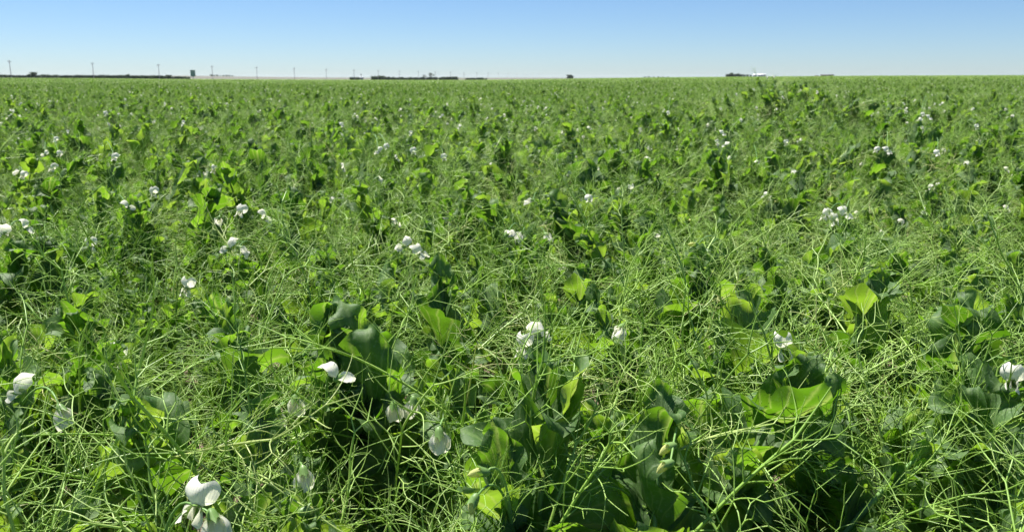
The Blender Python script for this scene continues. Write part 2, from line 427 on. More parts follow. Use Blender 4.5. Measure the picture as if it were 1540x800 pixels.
def build_ground():
    rad = np.concatenate([[0], np.geomspace(.4, 9000, 110)]); az = np.radians(np.concatenate([np.arange(-180, -50, 10), np.arange(-50, 50, 1.0), np.arange(50, 180, 10)]))
    n = len(az); v, f = [], []
    for rr in rad:
        x, y = rr * np.sin(az), rr * np.cos(az); v.append(np.stack([x, y, terrain(x, y)], -1))
    i = np.arange(len(rad) * n).reshape(len(rad), n); j = np.roll(i, -1, 1)
    f = np.stack([i[:-1], j[:-1], j[1:], i[1:]], -1).reshape(-1, 4)
    b = Bag(); vv = np.concatenate(v); b.add(vv, f, vv[:, :2] * .1, 0)
    k = NT('soil_and_far_farmland'); pos = k.n('NewGeometry').outputs['Position']
    d = k.n('VectorMath', {0: pos}, operation='LENGTH').outputs['Value']
    n1 = k.n('TexNoise', {'Vector': pos, 'Scale': 24.0, 'Detail': 6.0, 'Roughness': .7}).outputs[0]
    soil = k.ramp(n1, [(.3, (.085, .065, .045)), (.7, (.20, .155, .11))])
    mp = k.n('Mapping', {'Vector': pos, 'Scale': (.0012, .0016, 0)}).outputs[0]
    vo = k.n('TexVoronoi', {'Vector': mp, 'Scale': 1.0}, feature='F1').outputs['Color']
    sep = k.n('SeparateColor', {0: vo}).outputs[0]
    farm = k.ramp(sep, [(0, (.115, .108, .092)), (.35, (.13, .12, .105)), (.6, (.09, .125, .065)), (.8, (.13, .13, .09)), (1, (.08, .115, .06))])
    fac = k.ramp(k.math('DIVIDE', d, 1000.0), [(.440, (0, 0, 0)), (.450, (1, 1, 1))])
    col = k.mix(fac, soil, farm)
    bp = k.n('Bump', {'Strength': .8, 'Distance': .02, 'Height': n1}).outputs[0]
    p = k.n('BsdfPrincipled', {'Base Color': col, 'Roughness': .95, 'Specular IOR Level': .15, 'Normal': bp})
    me = b.mesh('ground', [k.done(p.outputs[0])])
    tag(link('ground', me), 'bare brown soil running out to distant farmland', None, None, 'structure')
build_ground()

# ------------------------------------------------------------------ the mass of the crop beyond the near plants
def near_cell(i, j):
    """half-metre cells of the field that the single plants fill"""
    x, y = (i + .5) * .5, (j + .5) * .5
    return .3 < y < 2.1 and abs(x) < .60 * y + .40
def patch(r, size, count, leafs, tends, pflower, lo):
    b = Bag(); g = int(math.ceil(math.sqrt(count)))
    cells = [(i, j) for i in range(g) for j in range(g)]; r.shuffle(cells)
    for i, j in cells[:count]:
        x = ((i + r.uniform(.1, .9)) / g - .5) * size; y = ((j + r.uniform(.1, .9)) / g - .5) * size
        tall = r.random() < .30
        H = np.clip(r.normal(.53, .04), .42, .60) + (r.uniform(.03, .06) if tall else 0)
        P, rad, parts, nd = plant_spec(r, H, abs(r.normal(.14, .09)), r.uniform(0, 6.283), r.uniform(.72, 1.05) * (1.22 if tall else 1), 6 if lo else 8, r.uniform(.9, 1.15) * (.75 if tall else 1), .75 if tall else 1.0)
        off = frame(np.array([x, y, 0]), [1, 0, 0], [0, 1, 0], [0, 0, 1]); rn = r.random()
        st = P[8:] if lo else P[4:]; m = 6 if lo else 10
        v, f, uv = tube(resample(st, m), np.interp(np.linspace(0, 1, m), np.linspace(0, 1, len(st)), rad[-len(st):]), 3 if lo else 5)
        b.add(v, f, uv, STEM, rn, off)
        for kind, k, fr in parts:
            b.add_bag((leafs if kind == 'leaf' else tends)[k], off @ fr, (rn + r.uniform(-.12, .12)) % 1.0)
        if r.random() < pflower:
            p, t, o = nd[1 if r.random() < .6 else 2]
            for q in range(1 + (r.random() < .2)):
                e = p + o * r.uniform(.015, .04) + r.normal(size=3) * .012 + np.array([0, 0, r.uniform(.03, .085)])
                v, f, uv = tube(stalk_points(p, o, e, 5), .0009, 3); b.add(v, f, uv, STEM, rn, off)
                b.add_bag(FLOWER_BAG[int(r.integers(5))], off @ flower_frame(r, e, r.uniform(0, 6.283), r.uniform(-.6, .3)) @ np.diag([.78, .78, .78, 1.0]), rn)
        elif r.random() < .2:
            p, t, o = nd[0]
            b.add_bag(BUDS[0], off @ flower_frame(r, p + t * .012, r.uniform(0, 6.28), r.uniform(-.2, .8)), rn)
    return b
rp = np.random.default_rng(42)
PATCH_A = [patch(rp, .5, 18, LEAF_LO, TEND_MID, .17, False).mesh('crop_piece', MATS) for _ in range(6)]
PATCH_B = [patch(rp, 1.0, 64, LEAF_LO, TEND_LO, .18, True).mesh('crop_piece_wide', MATS) for _ in range(5)]
def crop_points():
    pts = []; r = np.random.default_rng(3)
    def put(cx, cy, size, kinds):
        k = int(r.integers(kinds[0], kinds[1])); q = int(r.integers(4)) * math.pi / 2
        zz = terrain(cx, cy)
        hs = 1 + .09 * math.sin(cx * 1.9 + 2 * math.sin(cy * 1.3)) * math.sin(cy * 1.6 + 1) + r.uniform(-.04, .04)
        if math.hypot(cx, cy) < .95: hs *= .72      # trodden down where the photographer stands
        pts.append((cx, cy, float(zz), k, q + r.uniform(-.05, .05), size, hs))
    for i in range(-16, 16):
        for j in range(-4, 16):
            if near_cell(i, j): continue
            x, y = (i + .5) * .5, (j + .5) * .5
            put(x, y, 1.0, (0, 6))
    def ring(cell, size, ylo, yhi, inner):
        n = int(yhi / cell * 1.2)
        for j in range(int(ylo / cell), int(yhi / cell)):
            for i in range(-n, n):
                x, y = (i + .5) * cell, (j + .5) * cell
                if abs(x) > y * 0.80 + 3: continue
                if inner(x, y) or math.hypot(x, y) > R_EDGE: continue
                put(x, y, size, (6, 11))
    ring(1.0, 1.0, 0, 40, lambda x, y: abs(x) < 8 and y < 8)
    ring(2.0, 2.0, 0, 120, lambda x, y: y < 40)
    ring(4.0, 4.0, 120, 440, lambda x, y: False)
    return pts
def build_crop():
    pts = crop_points()
    me = bpy.data.meshes.new('pea_crop'); me.from_pydata([p[:3] for p in pts], [], [])
    def attr(n, t, vals):
        a = me.attributes.new(n, t, 'POINT'); a.data.foreach_set('vector' if t == 'FLOAT_VECTOR' else 'value', np.array(vals, np.int32 if t == 'INT' else np.float32).ravel())
    attr('pick', 'INT', [p[3] for p in pts]); attr('turn', 'FLOAT_VECTOR', [(0, 0, p[4]) for p in pts])
    attr('size', 'FLOAT_VECTOR', [(p[5], p[5], p[6]) for p in pts])
    o = link('pea_crop', me)
    tag(o, 'dense green mass of pea plants with white flowers filling the field beyond the nearest plants', 'pea crop', None, 'stuff')
    g = bpy.data.node_groups.new('crop', 'GeometryNodeTree')
    g.interface.new_socket('Geometry', in_out='INPUT', socket_type='NodeSocketGeometry'); g.interface.new_socket('Geometry', in_out='OUTPUT', socket_type='NodeSocketGeometry')
    N = g.nodes.new; L = g.links.new
    gi, go = N('NodeGroupInput'), N('NodeGroupOutput'); gp = N('GeometryNodeInstanceOnPoints'); jn = N('GeometryNodeJoinGeometry')
    protos = []
    for k, m in enumerate(PATCH_A + PATCH_B):
        p = bpy.data.objects.new('crop_piece', m); protos.append(p)
    for p in reversed(protos):
        oi = N('GeometryNodeObjectInfo'); oi.inputs[0].default_value = p
        g2 = N('GeometryNodeGeometryToInstance'); L(oi.outputs['Geometry'], g2.inputs[0]); L(g2.outputs[0], jn.inputs[0])
    def named(n, t):
        a = N('GeometryNodeInputNamedAttribute'); a.data_type = t; a.inputs[0].default_value = n; return a.outputs[0]
    e2r = N('FunctionNodeEulerToRotation'); L(named('turn', 'FLOAT_VECTOR'), e2r.inputs[0])
    L(gi.outputs[0], gp.inputs['Points']); L(jn.outputs[0], gp.inputs['Instance']); gp.inputs['Pick Instance'].default_value = True
    L(named('pick', 'INT'), gp.inputs['Instance Index']); L(e2r.outputs[0], gp.inputs['Rotation']); L(named('size', 'FLOAT_VECTOR'), gp.inputs['Scale'])
    L(gp.outputs[0], go.inputs[0])
    o.modifiers.new('crop', 'NODES').node_group = g
build_crop()

# ------------------------------------------------------------------ the single plants of the near field
ME_LEAF = [b.mesh('leaf', MATS) for b in LEAF_HI]
ME_TEND = [b.mesh('tendril', MATS) for b in TEND_HI]
ME_TEND_FAR = [b.mesh('tendril', MATS) for b in TEND_MID]
ME_FLOWER = [b.mesh('flower', MATS) for b in FLOWER_BAG]
ME_PETAL = [{k: b.mesh(k.strip('.'), MATS) for k, b in d.items()} for d in FLOWERS]
ME_BUD = [b.mesh('flower_bud', MATS) for b in BUDS]
def tube_mesh(name, pts, rad, sides, m=STEM):
    b = Bag(); v, f, uv = tube(pts, rad, sides); b.add(v, f, uv, m); return b.mesh(name, MATS)
def shift(m, p):
    m = m.copy(); m[:3, 3] += p; return m

class Plant:
    def __init__(s, label, group):
        s.label, s.group = label, group
def build_plant(r, base, spec, flowers=(), buds=0, label='', group=''):
    """flowers: (end point, kind, facing, tilt) in world coordinates"""
    P, rad, parts, nd = spec
    root = link('pea_plant', None); root.location = base; root.empty_display_size = .05
    tag(root, label, 'pea plant', group)
    near = base[1] < 1.5
    n = 22 if near else 14
    link('stem', tube_mesh('stem', resample(P, n), np.interp(np.linspace(0, 1, n), np.linspace(0, 1, len(rad)), rad), 8 if near else 6), root)
    for kind, k, fr in parts:
        if kind == 'leaf': link('leaf', ME_LEAF[k], root, fr)
        else: link('tendril', (ME_TEND if base[1] < 2.0 else ME_TEND_FAR)[k], root, fr)
    base = np.asarray(base)
    for e, kind, face, tilt in flowers:
        e = np.asarray(e) - base
        k = int(np.argmin([np.linalg.norm(p - e) + (.2 if p[2] > e[2] else 0) for p, t, o in nd])); p, t, o = nd[k]
        link('flower_stalk', tube_mesh('flower_stalk', stalk_points(p, o, e), np.linspace(.0014, .0009, 9), 5), root)
        fr = flower_frame(r, e, face, tilt)
        if kind == 'bud':
            link('flower_bud', ME_BUD[int(r.integers(2))], root, fr @ np.diag([.98, .98, .98, 1.0])); continue
        i = {'open': int(r.integers(3)), 'closed': 3 + int(r.integers(2))}[kind]
        if base[1] < 1.75:
            fl = link('flower', None, root, fr); fl.empty_display_size = .01
            for nm, me in ME_PETAL[i].items(): link(nm.strip('.'), me, fl)
        else: link('flower', ME_FLOWER[i], root, fr)
    for q in range(buds):
        p, t, o = nd[0]; f = q * 1.3 + r.uniform(0, 1)
        link('flower_bud', ME_BUD[q % 2], root, flower_frame(r, p + t * .016 + r.normal(size=3) * .005, f, r.uniform(-.1, .6)))
    return root

GROUP = 'pea plants in the near field'
taken = []
def hero(px, py, label, fl=(), z=.53, node=2, big=1.0, lean=None, az=None, H=None, buds=0, open_=1.0, seed=0, tend=1.0, side=None):
    """a plant that stands where its flowers or its large leaves are in the photograph"""
    r = np.random.default_rng(2000 + seed + int(px * 7 + py * 13))
    P = at(px, py, z)
    lean = abs(r.normal(.12, .06)) if lean is None else lean; az = r.uniform(0, 6.283) if az is None else az
    if fl:   # the stem tip stays a little under and beside the flower
        H = z - r.uniform(.0, .03); sp = plant_spec(r, H, lean, az, big, 6, tend, open_)
        a = r.uniform(0, 6.283) if side is None else side
        want = P + np.array([math.cos(a), math.sin(a), 0]) * r.uniform(.025, .045); tip = sp[3][1][0]
        base = (want[0] - tip[0], want[1] - tip[1], 0.0)
        ends = [(at(fx, fy, z + dz + .038), k, fc, ti) for fx, fy, k, dz, fc, ti in fl]
    else:    # the node that carries the large leaves stands at the point
        H = H or (z + [0, .035, .075, .12][node]); sp = plant_spec(r, H, lean, az, big, 6, tend, open_)
        q = sp[3][node][0]; base = (P[0] - q[0], P[1] - q[1], float(z - q[2])); ends = []
    taken.append(base[:2]); return build_plant(r, base, sp, ends, buds, label, GROUP)
O, C = 'open', 'closed'
PI = math.pi
FL = [
 (1018, 682, 'pea plant with two cream-yellow buds nodding left of the broadest leaves', [(1012, 670, 'bud', .0, 3.4, -.2), (1008, 696, 'bud', -.005, 3.3, -.3)], .55, 0),
 (722, 735, 'pea plant with a fat cream bud left of the large sunlit leaves', [(715, 748, 'bud', 0, 3.9, -.9), (730, 710, 'bud', .01, 3.3, .2)], .55, 0),
 (1055, 378, 'pea plant with two yellow buds at the tip, right of the silvery leaf', [(1048, 369, 'bud', .012, 3.2, .4), (1063, 377, 'bud', .005, 5.2, -.5)], .58, 0),
 (62, 600, 'pea plant with one open and one nodding white flower close to the photo\'s left edge', [(34, 590, O, 0, 2.9, -.1), (90, 612, C, -.01, -.5, -.7)], .55, 0),
 (10, 350, 'pea plant with two white flowers at the left edge, level with the dark leafy clump', [(8, 352, O, 0, 2.5, 0), (38, 344, O, 0, .3, -.2)], .56, 0),
 (138, 372, 'pea plant with a single white flower below the bright translucent leaves on the left', [(138, 371, O, 0, 4.9, -.2)], .55, 0),
 (282, 434, 'pea plant with a white drooping flower alone among looping tendrils on the left', [(282, 433, O, 0, 4.6, -.4)], .55, 0),
 (345, 325, 'pea plant with two white flowers side by side, a folded one and an open one', [(330, 327, C, 0, 2.6, -.6), (362, 321, O, .01, 4.7, .1)], .57, 0),
 (396, 329, 'pea plant with one white flower next to a folded pale leaf', [(396, 329, O, 0, .3, -.1)], .56, 0),
 (348, 375, 'pea plant with a small ragged white flower below the white pair', [(346, 374, O, 0, 3.4, .1), (358, 372, C, 0, .2, -.3)], .55, 0),
 (192, 313, 'pea plant with a white flower at the tip of a bright yellow-green leaf', [(192, 313, O, .01, .4, .2)], .57, 0),
 (505, 571, 'pea plant with a smooth cap-shaped white flower over a broad dark leaf', [(507, 570, O, .01, .1, .35)], .56, 0),
 (445, 598, 'pea plant with a shaded white flower hanging left of the cap-shaped flower', [(444, 597, C, 0, 4.5, -1.1), (418, 618, C, -.02, 4.2, -1.2)], .53, 0),
 (660, 652, 'pea plant with a pale bag-shaped flower hanging closed under its green calyx', [(660, 648, C, 0, 5.0, -1.1)], .54, 0),
 (592, 605, 'pea plant with two half-closed cream flowers under the large folded leaf', [(592, 607, C, 0, 4.6, -1.2), (622, 600, C, 0, 4.9, -1.3)], .52, 0),
 (620, 378, 'pea plant with a spread white flower and a shaded one behind it', [(608, 371, O, 0, 3.6, .1), (631, 383, O, 0, 5.6, .2)], .56, 0),
 (760, 356, 'pea plant with a pointed white flower beside a pale upright leaf', [(760, 356, C, .01, .9, .7)], .57, 0),
 (795, 515, 'pea plant with two white flowers half hidden by tendrils in the near middle', [(788, 523, O, 0, 4.3, -.2), (810, 506, O, .01, .9, .1)], .54, 0),
 (885, 304, 'pea plant with a wide white flower right of the tall dark upright leaves', [(885, 303, O, .01, 4.9, .3)], .57, 0),
 (802, 302, 'pea plant with a small white flower left of the tall dark upright leaf', [(802, 302, C, 0, 3.0, .2)], .56, 0),
 (935, 490, 'pea plant with a cream half-closed flower in front of dark leaves', [(936, 490, C, 0, 4.0, -.4)], .54, 0),
 (1180, 525, 'pea plant with a white-topped flower hanging right of the broad cupped leaves', [(1178, 523, O, 0, 4.8, -.5)], .55, 0),
 (1520, 574, 'pea plant with a bright white flower at the right edge of the photo', [(1521, 574, O, .01, 4.2, 0)], .56, 0),
 (300, 765, 'pea plant with a broad white flower at the very bottom, left part', [(296, 763, O, 0, 4.7, .1), (318, 772, C, -.01, 5.4, -.7)], .55, 0),
 (250, 640, 'pea plant with a pale flower veiled by thick crossing tendrils', [(250, 641, O, 0, 4.9, -.4)], .51, 0),
 (455, 705, 'pea plant with a small shaded cream flower near the bottom', [(456, 705, C, 0, 5.2, -1.0)], .53, 0),
 (1258, 327, 'pea plant with a cluster of three small white flowers, right of the field\'s middle', [(1242, 326, O, 0, 3.8, 0), (1254, 334, O, -.01, 4.7, 0), (1270, 324, O, .01, 5.4, .1)], .56, 0),
 (810, 350, 'pea plant with two tiny white flowers among fine tendrils behind the pointed flower', [(786, 350, C, 0, 3.8, -.2), (820, 352, C, 0, 5.4, -.3)], .55, 0),
 (232, 292, 'pea plant with a grey-white flower left of and behind the white pair', [(232, 292, O, 0, 4.9, -.1)], .56, 0),
 (175, 538, 'pea plant with a shaded white flower deep under tendrils on the left', [(176, 538, O, 0, 4.9, -.3)], .51, 0),
 (84, 213, 'tall pea plant with the topmost white flower of the far-left flower group', [(84, 212, O, .01, 4.8, .1)], .60, 0),
 (78, 233, 'pea plant with two white flowers in the middle of the far-left flower group', [(68, 233, O, 0, 4.0, .1), (89, 234, O, 0, 5.2, .1)], .58, 0),
 (36, 268, 'pea plant with two stacked white flowers, lowest of the far-left flower group', [(35, 266, O, 0, 5.0, .1), (30, 257, C, .01, 3.9, .1)], .57, 0),
 (80, 256, 'pea plant with one white flower just right of the far-left flower group', [(80, 255, O, 0, 4.6, .1)], .57, 0),
 (173, 239, 'pea plant with a single round white flower against a yellow-green leaf, far left', [(173, 239, O, .01, 4.7, .1)], .58, 0),
 (578, 228, 'pea plant with two white flowers beside a tall dark leafy tip', [(582, 223, O, .02, 5.0, .2), (570, 229, O, .01, 3.9, .1)], .60, 0),
 (622, 230, 'pea plant with a white flower between the dark leafy tip and the yellow-green leaf', [(622, 230, O, .01, 4.7, 0)], .59, 0),
 (668, 238, 'pea plant with a dull white flower behind the yellow-green leaf', [(668, 239, O, .01, 4.7, 0)], .58, 0),
 (1138, 245, 'pea plant with a lone white flower beside a dark rounded leaf, right half', [(1139, 244, C, .01, 1.2, .4)], .58, 0),
 (1385, 178, 'tall pea plant with two white flowers standing high at the far right', [(1388, 174, O, .02, 4.6, .1), (1382, 182, O, 0, 3.8, .1)], .63, 0),
 (1005, 172, 'pea plant with a white flower in the far middle, right of centre', [(1005, 172, O, .02, 4.7, .1)], .62, 0),
 (1328, 228, 'pea plant with two white flowers next to each other, far right', [(1318, 228, O, .01, 4.0, .2), (1334, 229, O, .01, 5.2, .1)], .59, 0),
 (1410, 234, 'pea plant with one white flower left of the sunlit leaf, far right', [(1409, 233, O, .01, 4.7, .1)], .59, 0),
]
for px, py, lab, fl, z, sd in FL:
    hero(px, py, lab, fl, z=z, seed=sd, big=.85)
LF = [  # px, py, size, node, height, open, buds, label
 (1130, 690, 1.65, 2, .50, 1.5, 0, 'pea plant with the broadest leaves, one folded over another with leaf shadows on it'),
 (815, 720, 1.45, 2, .52, 1.35, 0, 'pea plant with large sunlit leaves near the bottom of the middle'),
 (560, 610, 1.45, 2, .52, 1.0, 0, 'pea plant with a large crumpled blue-green leaf, right of the cap-shaped flower'),
 (665, 520, 1.15, 2, .50, .9, 0, 'pea plant with a tall pale leaf leaning over at the tip'),
 (1040, 440, 1.35, 1, .56, .6, 0, 'pea plant with a half-dark, half-glowing upright leaf below the two yellow buds'),
 (1165, 440, 1.15, 1, .55, .8, 0, 'pea plant with a grey-green hooded leaf drooping at its top'),
 (1285, 520, 1.2, 2, .52, .8, 0, 'pea plant with two upright blue-green leaves one over the other, right half'),
 (1440, 560, 1.35, 2, .53, 1.0, 0, 'pea plant with a pale folded leaf edge turned to the light, right side'),
 (1115, 570, 1.35, 2, .50, 1.2, 0, 'pea plant with dark cupped leaves left of the white-topped flower'),
 (355, 535, 1.0, 1, .54, 1.6, 0, 'pea plant with a flat pale leaf facing up among tendrils'),
 (210, 345, 1.25, 1, .55, 1.3, 0, 'pea plant with a bright yellow-green translucent leaf in the left middle'),
 (148, 325, 1.15, 1, .56, .8, 0, 'pea plant with an upright rounded glowing leaf in the left middle'),
 (518, 640, 1.15, 2, .50, .9, 0, 'pea plant with a dark ribbed leaf below the cap-shaped flower'),
 (850, 335, 1.3, 1, .58, .5, 0, 'tall pea plant with dark upright blade-like leaves behind the wide white flower'),
 (700, 325, 1.0, 1, .56, .5, 0, 'pea plant with a narrow pale upright leaf in the centre of the field'),
 (745, 335, 1.15, 1, .56, .7, 0, 'pea plant with a fringed pale leaf just behind the pointed white flower'),
 (1400, 680, 1.35, 2, .50, 1.3, 0, 'pea plant with a broad leaf half in shade behind thick crossing tendrils, lower right'),
 (1495, 730, 1.25, 2, .48, 1.5, 1, 'pea plant with wide dark shaded leaves in the lower right corner'),
 (965, 370, 1.15, 1, .55, 1.0, 0, 'pea plant with a silvery leaf over a dark hollow, right of centre'),
 (1090, 760, 1.3, 2, .46, 1.5, 2, 'pea plant with a flat blue-green leaf and cream buds at the bottom'),
 (985, 775, 1.1, 2, .50, .9, 0, 'pea plant with narrow upright grey leaves at the bottom edge, right of the middle'),
 (20, 420, 1.2, 1, .54, 1.1, 0, 'pea plant with big dark shaded leaves at the left edge'),
 (80, 420, 1.2, 1, .54, .8, 0, 'pea plant with a dark leafy tip just right of the left-edge leaves'),
 (440, 335, 1.15, 1, .56, 1.0, 0, 'pea plant with dark rounded leaves and a lime leaf right of the white pair'),
 (20, 590, 1.0, 1, .52, 1.5, 0, 'pea plant with a pale flat leaf behind the left-edge flowers'),
 (770, 790, 1.2, 1, .50, 1.4, 0, 'pea plant with a sunlit lime leaf at the bottom edge under the pale buds'),
 (1455, 245, 1.2, 1, .58, 1.0, 0, 'pea plant with a round sunlit leaf in front of dark ones, far right'),
 (700, 250, 1.1, 1, .58, .7, 0, 'pea plant with a tall dark leaf beside a broad lime leaf, far middle'),
 (1085, 260, 1.1, 1, .58, .6, 0, 'pea plant with a tall dark leafy spike left of the lone white flower'),
 (1320, 440, 1.0, 1, .56, .5, 0, 'pea plant with a thick pale stem splitting into a spray of upright tendrils'),
 (220, 700, 1.0, 2, .52, .8, 0, 'pea plant with a thick pale stem slanting up through the lower left'),
 (940, 345, 1.1, 1, .56, .6, 0, 'pea plant with a lime leaf upright beside the silvery leaf'),
]
for px, py, big, node, z, op, bd, lab in LF:
    hero(px, py, lab, (), z=z + .015, node=node, big=big * .96, open_=op, buds=bd, seed=5)
SK = [(1166, 107.5, 6.0, 'tallest pea tip breaking the skyline beside a pale flower, right of the white sheds', True),
      (1180, 112.6, 6.4, 'pea tip just right of the tallest one on the skyline', False), (1196, 113.4, 6.2, 'third pea tip from the tallest one along the skyline', False),
      (1212, 113.2, 6.8, 'fourth pea tip along the skyline, nearer the dark shed', False), (1226, 114.2, 7.0, 'last low pea tip on the skyline in front of the dark hut', False)]
for px, py, d, lab, flw in SK:
    r = np.random.default_rng(int(px)); u = ray(px, py); tip = np.array([0, 0, EYE]) + u * (d / u[1])
    g = float(terrain(tip[0], tip[1])) - .02
    sp = plant_spec(r, tip[2] - g - .075, .10, r.uniform(0, 6.28), .8, 4, 1.1, .8)
    e = sp[0][-1]; base = (tip[0] - e[0], tip[1] - e[1], g)
    u = ray(1161, 116.5); fe = np.array([0, 0, EYE]) + u * ((d - .05) / u[1])
    build_plant(r, base, sp, [(fe, 'closed', .6, .5)] if flw else (), 0, lab, GROUP)
AR = [  # px, py, height, lean, lean direction, label
 (1330, 735, .53, .30, .35, 'pea plant with a long pale stem arching low across the bottom right'),
 (1460, 690, .54, .28, 2.7, 'pea plant with thick forking tendrils crossing in the bottom right'),
 (1235, 655, .54, .26, .9, 'pea plant with a pale forked stem between the broadest leaves and the right side'),
 (385, 690, .55, .24, 1.9, 'pea plant with a long bent pale tendril standing over the lower left'),
 (150, 735, .54, .30, .8, 'pea plant with a slanting stem and wiry tendrils in the bottom left'),
 (95, 490, .54, .30, .5, 'pea plant with a straight pale stem slanting right, left side'),
 (475, 510, .55, .30, .7, 'pea plant with a bright stem slanting up right of the flat pale leaf'),
 (700, 610, .55, .26, 2.4, 'pea plant with a feathery stem slanting left above the bag-shaped flower'),
 (900, 665, .54, .22, 2.9, 'pea plant with pale crossing tendrils between the two cream buds'),
 (1480, 440, .55, .30, 2.5, 'pea plant with two long pale forked tendrils at the right side'),
 (915, 320, .56, .28, .4, 'pea plant with a pale stalk slanting right of the wide white flower')]
for px, py, z, ln, a, lab in AR:
    hero(px, py, lab, (), z=z - .015, node=1, big=.8, lean=ln * .8, az=a, tend=1.15, seed=9)
HERO_N = len(FL) + len(LF) + len(SK) + len(AR)
def filler_label(p):
    px = 770 + p[0] / max(p[1], .1) * F_PX
    row = 'closest to the camera' if p[1] < .95 else ('one band back from the front' if p[1] < 1.45 else 'behind the front bands')
    colm = ['at the far left', 'left of the middle', 'in the middle', 'right of the middle', 'at the far right'][int(np.clip(px / 308, 0, 4))]
    return 'flowerless looping pea plant %s, %s' % (row, colm)
def fill():
    r = np.random.default_rng(11); cells = [(i, j) for i in range(-8, 8) for j in range(0, 8) if near_cell(i, j)]
    todo = 300 - HERO_N; per = (todo + len(taken)) / len(cells); n = 0; tries = 0
    order = []
    for c in cells: order += [c] * int(math.ceil(per))
    r.shuffle(order)
    for i, j in order:
        if n >= todo: break
        best, bd = None, -1
        for _ in range(8):
            p = ((i + r.random()) * .5, (j + r.random()) * .5)
            d = min((math.hypot(p[0] - q[0], p[1] - q[1]) for q in taken), default=9)
            if d > bd: best, bd = p, d
        taken.append(best); n += 1
        H = float(np.clip(r.normal(.535, .035), .44, .60 if best[1] > .85 else .53))
        sp = plant_spec(r, H, min(abs(r.normal(.16, .08)), .3 if best[1] > .85 else .14), r.uniform(0, 6.283), r.uniform(.7, 1.1), 7, r.uniform(.95, 1.2))
        build_plant(r, (best[0], best[1], 0.0), sp, (), int(r.random() < .12), filler_label(best), GROUP)
fill()

# ------------------------------------------------------------------ things along the horizon
def flat_mat(name, col, rough=.8, noise=.25, scale=3.0):
    k = NT(name); pos = k.n('TexCoord').outputs['Object']
    nz = k.n('TexNoise', {'Vector': pos, 'Scale': scale, 'Detail': 4.0}).outputs[0]
    c = k.mix(k.math('MULTIPLY', nz, noise * 2), col, tuple(x * .6 for x in col))
    return k.done(k.n('BsdfPrincipled', {'Base Color': c, 'Roughness': rough}).outputs[0])
M_WOOD = flat_mat('weathered_pole_wood', (.45, .42, .40)); M_INS = flat_mat('insulator_ceramic', (.32, .30, .28), .3)
M_BARK = flat_mat('tree_bark', (.10, .08, .06)); M_SHED = flat_mat('white_painted_steel', (.80, .80, .78), .5, .06); M_GREY = flat_mat('grey_roof_sheet', (.36, .38, .40), .5, .1)
M_DARKW = flat_mat('dark_shed_boards', (.10, .09, .085), .8, .3); M_SIGN = flat_mat('faded_green_sign_paint', (.34, .42, .36), .6, .12); M_STEEL = flat_mat('galvanised_post', (.30, .31, .31), .5)
M_GLASS = flat_mat('dark_window_glass', (.03, .035, .04), .1, 0)
def mat_foliage(name, col):
    k = NT(name); rnd = k.rnd()
    c = k.ramp(rnd, [(0, tuple(x * .7 for x in col)), (1, tuple(x * 1.25 for x in col))])
    p = k.n('BsdfPrincipled', {'Base Color': c, 'Roughness': .6, 'Specular IOR Level': .3}); t = k.n('BsdfTranslucent', {'Color': c})
    return k.done(k.n('MixShader', {0: .25, 1: p.outputs[0], 2: t.outputs[0]}).outputs[0])
M_TREE = mat_foliage('dark_tree_foliage', (.062, .098, .050))

def box(b, x0, x1, y0, y1, z0, z1, m=0):
    v = np.array([[x, y, z] for z in (z0, z1) for y in (y0, y1) for x in (x0, x1)], float)
    f = np.array([[0, 2, 3, 1], [4, 5, 7, 6], [0, 1, 5, 4], [2, 6, 7, 3], [0, 4, 6, 2], [1, 3, 7, 5]])
    # separate corners per face keep the edges crisp
    b.add(v[f.ravel()], np.arange(24).reshape(6, 4), np.zeros((24, 2)), m)
def box_mesh(name, mat, *bs):
    b = Bag()
    for q in bs: box(b, *q)
    return b.mesh(name, [mat])
def stand(px, dist):
    """ground point at that distance in the direction of a pixel column of the photograph"""
    d = ray(px, HORIZON); x, y = d[0] / d[1] * dist, dist
    return Vector((x, y, float(terrain(x, y))))
def top_z(py, p): return EYE + (HORIZON - py) / F_PX * p.y
def face_camera(p): return math.atan2(-p.x, p.y)

# utility poles in one straight row, running away towards the right
def build_pole():
    H = 9.0; parts = []
    b = Bag(); v, f, uv = tube(np.array([[0, 0, -.3], [0, 0, 3], [0, 0, 6], [0, 0, H]]), [.17, .155, .14, .12], 10); b.add(v, f, uv, 0); parts.append(('pole', b.mesh('pole', [M_WOOD])))
    parts.append(('crossarm', box_mesh('crossarm', M_WOOD, (-1.15, 1.15, -.06, .06, H - .75, H - .60))))
    b = Bag()
    for s in (-1, 1):
        v, f, uv = tube(np.array([[s * .75, .075, H - .72], [0, .13, H - 1.4]]), .03, 4); b.add(v, f, uv, 0)
    parts.append(('brace', b.mesh('brace', [M_STEEL])))
    ins = []
    for x in (-1.05, -.55, .55, 1.05):
        b = Bag(); v, f, uv = tube(np.array([[x, 0, H - .6], [x, 0, H - .52], [x, 0, H - .45], [x, 0, H - .36]]), [.03, .07, .05, .08], 8); b.add(v, f, uv, 0); ins.append(b.mesh('insulator', [M_INS]))
    b = Bag(); v, f, uv = tube(np.array([[0, 0, H], [0, 0, H + .12], [0, 0, H + .26]]), [.04, .08, .05], 8); b.add(v, f, uv, 0); ins.append(b.mesh('insulator', [M_INS]))
    return parts + [('insulator', m) for m in ins]
ORD = 'first second third fourth fifth sixth seventh eighth ninth tenth eleventh twelfth thirteenth fourteenth fifteenth sixteenth seventeenth eighteenth nineteenth twentieth twenty-first twenty-second'.split()
